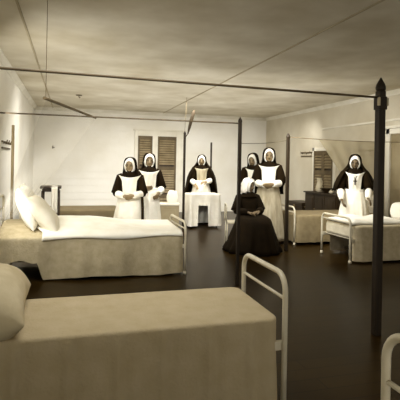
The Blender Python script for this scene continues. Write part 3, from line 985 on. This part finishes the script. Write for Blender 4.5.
    if seated:
        # lap and fall of the skirt
        spec = ((0.61, 0.17, 0.15, -0.02), (0.59, 0.205, 0.23, -0.09), (0.565, 0.24, 0.29, -0.15), (0.53, 0.27, 0.335, -0.19), (0.46, 0.29, 0.36, -0.20))
        spec = spec + ((0.34, 0.33, 0.40, -0.20), (0.20, 0.38, 0.44, -0.19), (0.08, 0.44, 0.48, -0.18), (0.012, 0.47, 0.51, -0.17))
        for z, rx, ry, cy in spec:
            t = max(0, min(1, (0.5 - z) / 0.4))
            rings.append([(rx * cos(2 * PI * k / NP) * pleat(2 * PI * k / NP, t), cy + ry * sin(2 * PI * k / NP) * pleat(2 * PI * k / NP, t), z) for k in range(NP)])
    else:
        for i in range(13):
            u = i / 12
            z = 0.97 - (0.97 - 0.012) * u
            rx = 0.142 + (W[0] - 0.142) * (u ** 0.6 * 0.75 + 0.25 * u)
            ry = 0.112 + (W[1] - 0.112) * (u ** 0.6 * 0.7 + 0.3 * u)
            ring = []
            for k in range(NP):
                a = 2 * PI * k / NP
                q = pleat(a, min(1, u * 2))
                p = (rx * cos(a) * q, ry * sin(a) * q + 0.005, z)
                ring.append(TP((p[0], p[1], p[2])) if z > 0.85 else p)
            rings.append(ring)
    loft(bm, rings, cap0=True, cap1=True)
    obj('habit', bm, dress_m, root)
    # ---- sleeves
    for s in (-1, 1):
        e, w, fd, pn, cu = arms[s]
        e, w = vec(e), vec(w)
        sh = shoulders[s]
        k = P.get('cape', 1.0)
        bm = B()
        pts = [sh + Vector((-s * 0.03, 0, 0.01)), sh, sh.lerp(e, 0.35), sh.lerp(e, 0.7), e + (e - sh) * 0.06]
        tube(bm, pts, [0.055, 0.068, 0.072 * k, 0.076 * k, 0.080 * k], 16)
        tube(bm, [e + (e - sh) * 0.02, e, e.lerp(w, 0.25)], [0.06 * k, 0.066 * k, 0.058 * k], 14)
        obj('sleeve', bm, dress_m, root)
        bm = B()
        c = w + (w - e).normalized() * 0.005
        pts = [e.lerp(w, 0.12), e.lerp(w, 0.35), e.lerp(w, 0.7), c]
        pts[1] = pts[1] - Vector((0, 0, 0.012)); 
        tube(bm, pts, [0.050, 0.062, 0.054, 0.040], 16)
        oc = P.get('cuff', APRON)
        obj('cuff', bm, oc, root)
    # ---- collar cape
    bm = B()
    rings = []
    for z, rx, ry, cy in ((1.395, 0.066, 0.066, 0.0), (1.36, 0.085, 0.082, -0.005), (1.330, 0.120, 0.102, -0.005), (1.300, 0.150, 0.116, 0.0), (1.288, 0.158, 0.118, 0.0)):
        rings.append([TP((rx * cos(2 * PI * k / 48), ry * sin(2 * PI * k / 48) + cy, z - (0.0 if z > 1.3 else 0.0))) for k in range(48)])
    loft(bm, rings, cap0=False, cap1=False)
    solidify(obj('shoulder_cape', bm, VEILM, root), 0.006)
    # ---- bib
    if P.get('bib', True):
        bw = P.get('bib_w', 0.125)
        bm = B()
        g = {}
        for i in range(21):
            for j in range(15):
                u = -1 + 2 * i / 20
                v = j / 14
                z = 1.315 - 0.32 * v - 0.035 * (1 - u * u) * (1 - v)
                flare = 1 + 0.42 * max(0, 1 - v * 3.2) ** 1.5
                wx = bw * flare * (1 - 0.18 * v)
                x = u * wx
                # follow the torso ellipse
                rx = 0.185 - 0.035 * v
                ry = 0.142 - 0.014 * v
                y = -ry * math.sqrt(max(0.05, 1 - (x / rx) ** 2)) - 0.004 + 0.004 * sin(9 * u + v * 3)
                g[i, j] = bm.verts.new(TP((x, y + 0.005, z)))
        for i in range(20):
            for j in range(14):
                bm.faces.new((g[i, j], g[i + 1, j], g[i + 1, j + 1], g[i, j + 1])).smooth = True
        solidify(obj('apron_bib', bm, P.get('bib_m', APRON), root), 0.004)
    # ---- apron skirt
    if P.get('apron', True):
        span = P.get('apron_span', 2.35)
        zb = P.get('apron_hem', 0.06)
        bm = B()
        rows = []
        for i in range(16):
            u = i / 15
            z = 1.0 - (1.0 - zb) * u
            uu = max(0, (0.97 - z) / 0.958)
            rx = 0.148 + (W[0] - 0.142) * (uu ** 0.6 * 0.75 + 0.25 * uu) + 0.012
            ry = 0.118 + (W[1] - 0.112) * (uu ** 0.6 * 0.7 + 0.3 * uu) + 0.014
            row = []
            for k in range(73):
                a = -PI / 2 - span + 2 * span * k / 72
                q = pleat(a, min(1, uu * 2)) + 0.008
                p = (rx * cos(a) * q, ry * sin(a) * q + 0.005, z)
                row.append(TP(p) if z > 0.85 else p)
            rows.append(row)
        loft(bm, rows, closed=False)
        solidify(obj('apron_skirt', bm, P.get('apron_m', APRON), root), 0.004)
        bm = B()
        rows = []
        for z, d in ((1.015, 0.02), (0.995, 0.026), (0.975, 0.02)):
            rows.append([TP(((0.142 + d) * cos(2 * PI * k / 48), (0.114 + d) * sin(2 * PI * k / 48) + 0.005, z)) for k in range(48)])
        loft(bm, rows, cap0=False, cap1=False)
        solidify(obj('waistband', bm, P.get('apron_m', APRON), root), 0.004)
    # ---- coif: shell around the head with a face opening
    bm = B()
    rows = []
    for i in range(9):
        f = i / 8
        row = []
        for k in range(49):
            a = 2 * PI * k / 48
            up = cos(a)
            th0 = 0.78 if up > 0 else 0.70
            sx = sin(a)
            # narrower at the sides so that a tall oval of face shows
            th0 = 0.80 - 0.05 * max(0, up) + 0.16 * max(0, -up)
            th = th0 + (2.1 - th0) * f
            x = 0.089 * sin(th) * sx
            z = 0.085 + 0.122 * sin(th) * up * (1.0 if up > 0 else 1.05)
            y = -0.010 - 0.098 * cos(th)
            if up < -0.4 and f > 0.4:
                z = max(z, -0.045 - 0.02 * f)
            row.append(HM @ Vector((x, y, z)))
        rows.append(row)
    loft(bm, rows, closed=False)
    solidify(obj('coif', bm, COIF, root), 0.006)
    # ---- veil
    vl = P.get('veil', [(1.25, 0.185, 0.15, 0.03, 2.1), (1.12, 0.20, 0.15, 0.05, 1.6), (0.95, 0.21, 0.15, 0.06, 1.35)])
    bm = B()
    rows = []
    NV = 40
    def arc(M_, cx, cy, z, rx, ry, half, wob=0.0):
        out = []
        for k in range(NV + 1):
            a = PI / 2 - half + 2 * half * k / NV
            q = 1 + wob * sin(9 * a)
            out.append(M_((cx + rx * cos(a) * q, cy + ry * sin(a) * q, z)))
        return out
    hmx = lambda p: HM @ Vector(p)
    for z, rx, ry, half in ((0.2215, 0.012, 0.014, 2.35), (0.216, 0.045, 0.055, 2.35), (0.200, 0.075, 0.084, 2.3), (0.170, 0.094, 0.103, 2.22), (0.130, 0.103, 0.113, 2.15), (0.080, 0.108, 0.118, 2.1)) + P.get('veil_head', ((0.030, 0.112, 0.120, 2.1), (-0.02, 0.120, 0.122, 2.1))):
        rows.append(arc(hmx, 0, 0.008, z, rx, ry, half))
    for z, rx, ry, cy, half in vl:
        rows.append(arc(TP, P.get('veil_dx', 0), cy, z, rx, ry, half, 0.03))
    loft(bm, rows, closed=False)
    solidify(obj('veil', bm, P.get('veil_m', VEILM), root), 0.007)
    # extras
    if P.get('ribbon'):
        x0, za, zb = P['ribbon']
        bm = B()
        pts = [(x0, -0.16, za), (x0 + 0.012, -0.205, (za + zb) / 2 + 0.06), (x0 + 0.02, -0.245, zb)]
        rows = []
        for p in [vec(pts[0]).lerp(vec(pts[1]), k / 5) for k in range(5)] + [vec(pts[1]).lerp(vec(pts[2]), k / 5) for k in range(6)]:
            rows.append([p + Vector((dx, -0.035 - 0.004 * sin(40 * p.z), 0)) for dx in (-0.022, -0.008, 0.008, 0.022)])
        loft(bm, rows, closed=False)
        solidify(obj('girdle_end', bm, BLACK, root), 0.005)
    if P.get('cross'):
        bm = B()
        c = TP((0, -0.148, 1.15))
        box(bm, (c.x - 0.010, c.y - 0.012, c.z - 0.055), (c.x + 0.010, c.y - 0.002, c.z + 0.045), 0.003)
        box(bm, (c.x - 0.032, c.y - 0.012, c.z + 0.004), (c.x + 0.032, c.y - 0.002, c.z + 0.022), 0.003)
        tube(bm, [(c.x, c.y - 0.004, c.z + 0.045), TP((0.04, -0.130, 1.27)), TP((0.07, -0.10, 1.31))], 0.004, 6)
        tube(bm, [(c.x, c.y - 0.004, c.z + 0.045), TP((-0.04, -0.130, 1.27)), TP((-0.07, -0.10, 1.31))], 0.004, 6)
        obj('crucifix', bm, DARKWOOD, root)
    return root

def fc(x, y, extra=0.0):
    return -math.atan2(x, y) + extra

folded = dict(
    arm_r=((-0.215, -0.03, 1.03), (-0.075, -0.235, 0.985), (0.85, -0.15, -0.15), (0.15, 0.8, 0.3), 0.55),
    arm_l=((0.215, -0.03, 1.03), (0.075, -0.245, 1.00), (-0.85, -0.15, -0.2), (-0.15, 0.8, 0.3), 0.55))
# nun 1
make_person('nun with white bib and full white apron, hands joined, standing behind the white quilt', (0.860, 6.80, 0), fc(0.860, 6.8, -0.08), 1.50,
            dict(folded, head=(-0.15, 0.10, 0.0), ribbon=(0.21, 0.98, 0.58), hem=(0.31, 0.24), apron_span=2.0, veil=[(1.27, 0.15, 0.13, 0.03, 2.0), (1.15, 0.15, 0.13, 0.05, 1.5), (1.0, 0.15, 0.12, 0.06, 1.2)]))
# nun 2
make_person('nun in white apron standing before the louvred door, half behind another nun', (1.25, 7.45, 0), fc(1.25, 7.45, 0.12), 1.585,
            dict(arm_r=((-0.225, 0.02, 1.03), (-0.10, -0.21, 1.02), (0.8, -0.2, 0), (0.1, 0.8, 0.3), 0.5),
                 arm_l=((0.235, 0.03, 1.02), (0.16, -0.18, 0.93), (-0.5, -0.5, -0.5), (-0.5, 0.5, 0.0), 0.5),
                 head=(-0.05, 0.05, 0.05), hem=(0.24, 0.20), apron_span=1.5, veil=[(1.27, 0.15, 0.13, 0.03, 2.0), (1.15, 0.15, 0.13, 0.05, 1.5), (1.0, 0.15, 0.12, 0.06, 1.2)]))
# nun 3
make_person('nun in long spreading black veil standing behind the little cloth-covered table', (2.96, 10.18, 0), fc(2.96, 10.18, 0.05), 1.63,
            dict(arm_r=((-0.24, -0.04, 1.03), (-0.15, -0.24, 0.92), (0.3, -0.6, -0.5), (0, 0.4, -0.8), 0.3),
                 arm_l=((0.24, -0.03, 1.03), (0.10, -0.25, 0.98), (-0.8, -0.3, -0.1), (0, 0.5, -0.6), 0.5),
                 head=(-0.1, 0.18, 0.0), lean=0.06, bib_m=APRONG, veil_head=((0.030, 0.128, 0.126, 2.15), (-0.02, 0.160, 0.138, 2.2)), veil=[(1.30, 0.215, 0.155, -0.005, 2.25), (1.20, 0.275, 0.18, -0.01, 2.25), (1.08, 0.325, 0.20, -0.015, 2.2), (0.92, 0.355, 0.21, -0.02, 2.15), (0.76, 0.375, 0.21, -0.02, 2.0), (0.66, 0.385, 0.20, 0.0, 1.85)]))
# nun 4
make_person('nun in black habit with small white bib, standing behind the seated woman', (3.42, 8.15, 0), fc(3.42, 8.15, 0.0), 1.65,
            dict(folded, head=(-0.35, 0.28, 0.0), apron=True, apron_span=0.55, bib_w=0.105, dress=BLACK, veil=[(1.27, 0.16, 0.13, 0.03, 1.9), (1.12, 0.17, 0.13, 0.05, 1.5), (0.92, 0.18, 0.13, 0.06, 1.3)]))
# nun 5
make_person('tall nun with long greyish apron skirt, hands clasped, beside the dark net post', (3.45, 7.50, 0), fc(3.45, 7.5, 0.0), 1.735,
            dict(folded, head=(0.05, 0.10, 0.0), apron_m=APRONG, cape=1.1, hem=(0.27, 0.25), veil=[(1.25, 0.18, 0.14, 0.03, 2.1), (1.12, 0.215, 0.15, 0.03, 1.9), (0.98, 0.245, 0.16, 0.04, 1.75), (0.82, 0.25, 0.16, 0.05, 1.5)]))
# seated woman
make_person('woman seated in a spreading dark robe with white head-cloth, one pale hand in her lap', (2.86, 7.02, 0), 0.10, 1.62,
            dict(arm_r=((-0.235, -0.02, 0.655), (-0.13, -0.25, 0.64), (0.7, -0.6, -0.15), (0, -0.1, -1), 0.5),
                 arm_l=((0.235, -0.02, 0.655), (0.07, -0.25, 0.645), (-0.95, -0.2, -0.1), (0, 0.1, -1), 0.5),
                 seated=True, dz=-0.42, head=(0.40, 0.12, 0), bib=False, apron=False, dress=BROWNROBE, cuff=BROWNROBE, dark_skin=True, veil_m=COIF,
                 veil=[(1.36, 0.10, 0.10, 0.02, 1.6)]))
# nun 6
make_person('nun in broad black veil with a dark crucifix, bending over the right-hand bed', (4.775, 6.82, 0), fc(4.775, 6.82, 0.05), 1.64,
            dict(arm_r=((-0.24, -0.06, 1.03), (-0.21, -0.24, 0.83), (0.2, -0.5, -0.7), (0.6, -0.2, -0.3), 0.4),
                 arm_l=((0.23, -0.07, 1.03), (0.20, -0.33, 0.87), (0.3, -0.7, -0.5), (-0.2, -0.5, -0.7), 0.35),
                 head=(-0.05, 0.22, 0.0), lean=0.10, dark_skin=True, cross=True, bib_w=0.115,
                 veil_head=((0.030, 0.128, 0.126, 2.15), (-0.02, 0.160, 0.138, 2.2)), veil=[(1.30, 0.225, 0.16, -0.01, 2.25), (1.20, 0.285, 0.185, -0.02, 2.25), (1.10, 0.33, 0.205, -0.03, 2.2), (0.98, 0.355, 0.21, -0.03, 2.1)]))

# ------------------------------------------------------------------ light
def area(name, loc, target, size, power, color=(1, 0.95, 0.84), sy=None, spread=180):
    l = bpy.data.lights.new(name, 'AREA')
    l.shape = 'RECTANGLE'
    l.size = size
    l.size_y = sy or size
    l.energy = power
    l.spread = math.radians(spread)
    l.color = color
    o = bpy.data.objects.new(name, l)
    COL.objects.link(o)
    o.location = loc
    d = vec(target) - vec(loc)
    o.rotation_euler = d.to_track_quat('-Z', 'Y').to_euler()
    return o
LC = (1.0, 0.98, 0.945)
area('mid_fill', (1.2, 7.4, 2.76), (1.2, 7.4 + 0.9, 2.76 - 2.2), 3.0, 92, LC, 1.2, 120)  # added fill over the middle beds; the ceiling has no opening
area('back_wall_fill', (2.6, 9.4, 2.74), (2.6, 9.4 + 1.0, 2.74 - 1.25), 5.5, 155, LC, 0.6, 112)  # unseen fill added to brighten the back wall
area('right_wall_fill', (3.7, 6.6, 2.76), (3.7 + 1.0, 6.6 + 0.45, 2.76 - 1.0), 1.0, 72, LC, 3.2, 120)  # added fill aimed at the right wall, no real source there
area('left_wall_fill', (-0.15, 8.6, 2.76), (-0.15 - 0.7, 8.6 + 0.2, 2.76 - 0.8), 0.5, 26, LC, 3.0, 120)  # fill put in only to lift the left wall
area('near_bed_fill', (0.3, 2.85, 2.76), (0.4, 3.3, 0.5), 1.6, 23, LC, 0.5, 140)  # unseen fill added above the nearest bed
area('left_side_fill', (XL + 0.04, 5.6, 1.5), (3.0, 7.2, 1.6), 1.6, 55, LC, 1.3)  # added side fill; no window is built in this wall
area('front_fill', (0.95, 3.5, 2.72), (1.15, 7.0, 1.15), 1.6, 15, LC, 0.4, 56)  # fill added in front to brighten the nuns' aprons
area('ceiling_fill', (2.2, 9.0, 1.62), (2.2, 9.3, 4.0), 5.0, 62, LC, 5.0)  # upward fill added to brighten the ceiling; no such lamp stands here
w = bpy.data.worlds.new('world')
SC.world = w
w.use_nodes = True
bg = w.node_tree.nodes['Background']
bg.inputs['Color'].default_value = (1.0, 0.95, 0.86, 1)
bg.inputs['Strength'].default_value = 1.02

# ------------------------------------------------------------------ camera
cam_d = bpy.data.cameras.new('camera')
cam = bpy.data.objects.new('camera', cam_d)
COL.objects.link(cam)
F, YAW, ROLL, V0, H = 450.0, math.radians(16), math.radians(1.1), 163.0, 1.42
cam_d.sensor_fit = 'HORIZONTAL'
cam_d.sensor_width = 36
cam_d.lens = 36 * F / 400
cam_d.shift_y = (V0 - 200) / 400
cam_d.clip_start = 0.05
cam.rotation_mode = 'QUATERNION'
q = Quaternion((0, 0, 1), -YAW) @ Quaternion((1, 0, 0), PI / 2) @ Quaternion((0, 0, 1), ROLL)
cam.rotation_quaternion = q
cam.location = (0, 0, H)
SC.camera = cam
SC.view_settings.view_transform = 'Standard'
SC.view_settings.look = 'None'
SC.view_settings.exposure = 0.0
SC.cycles.use_denoising = True
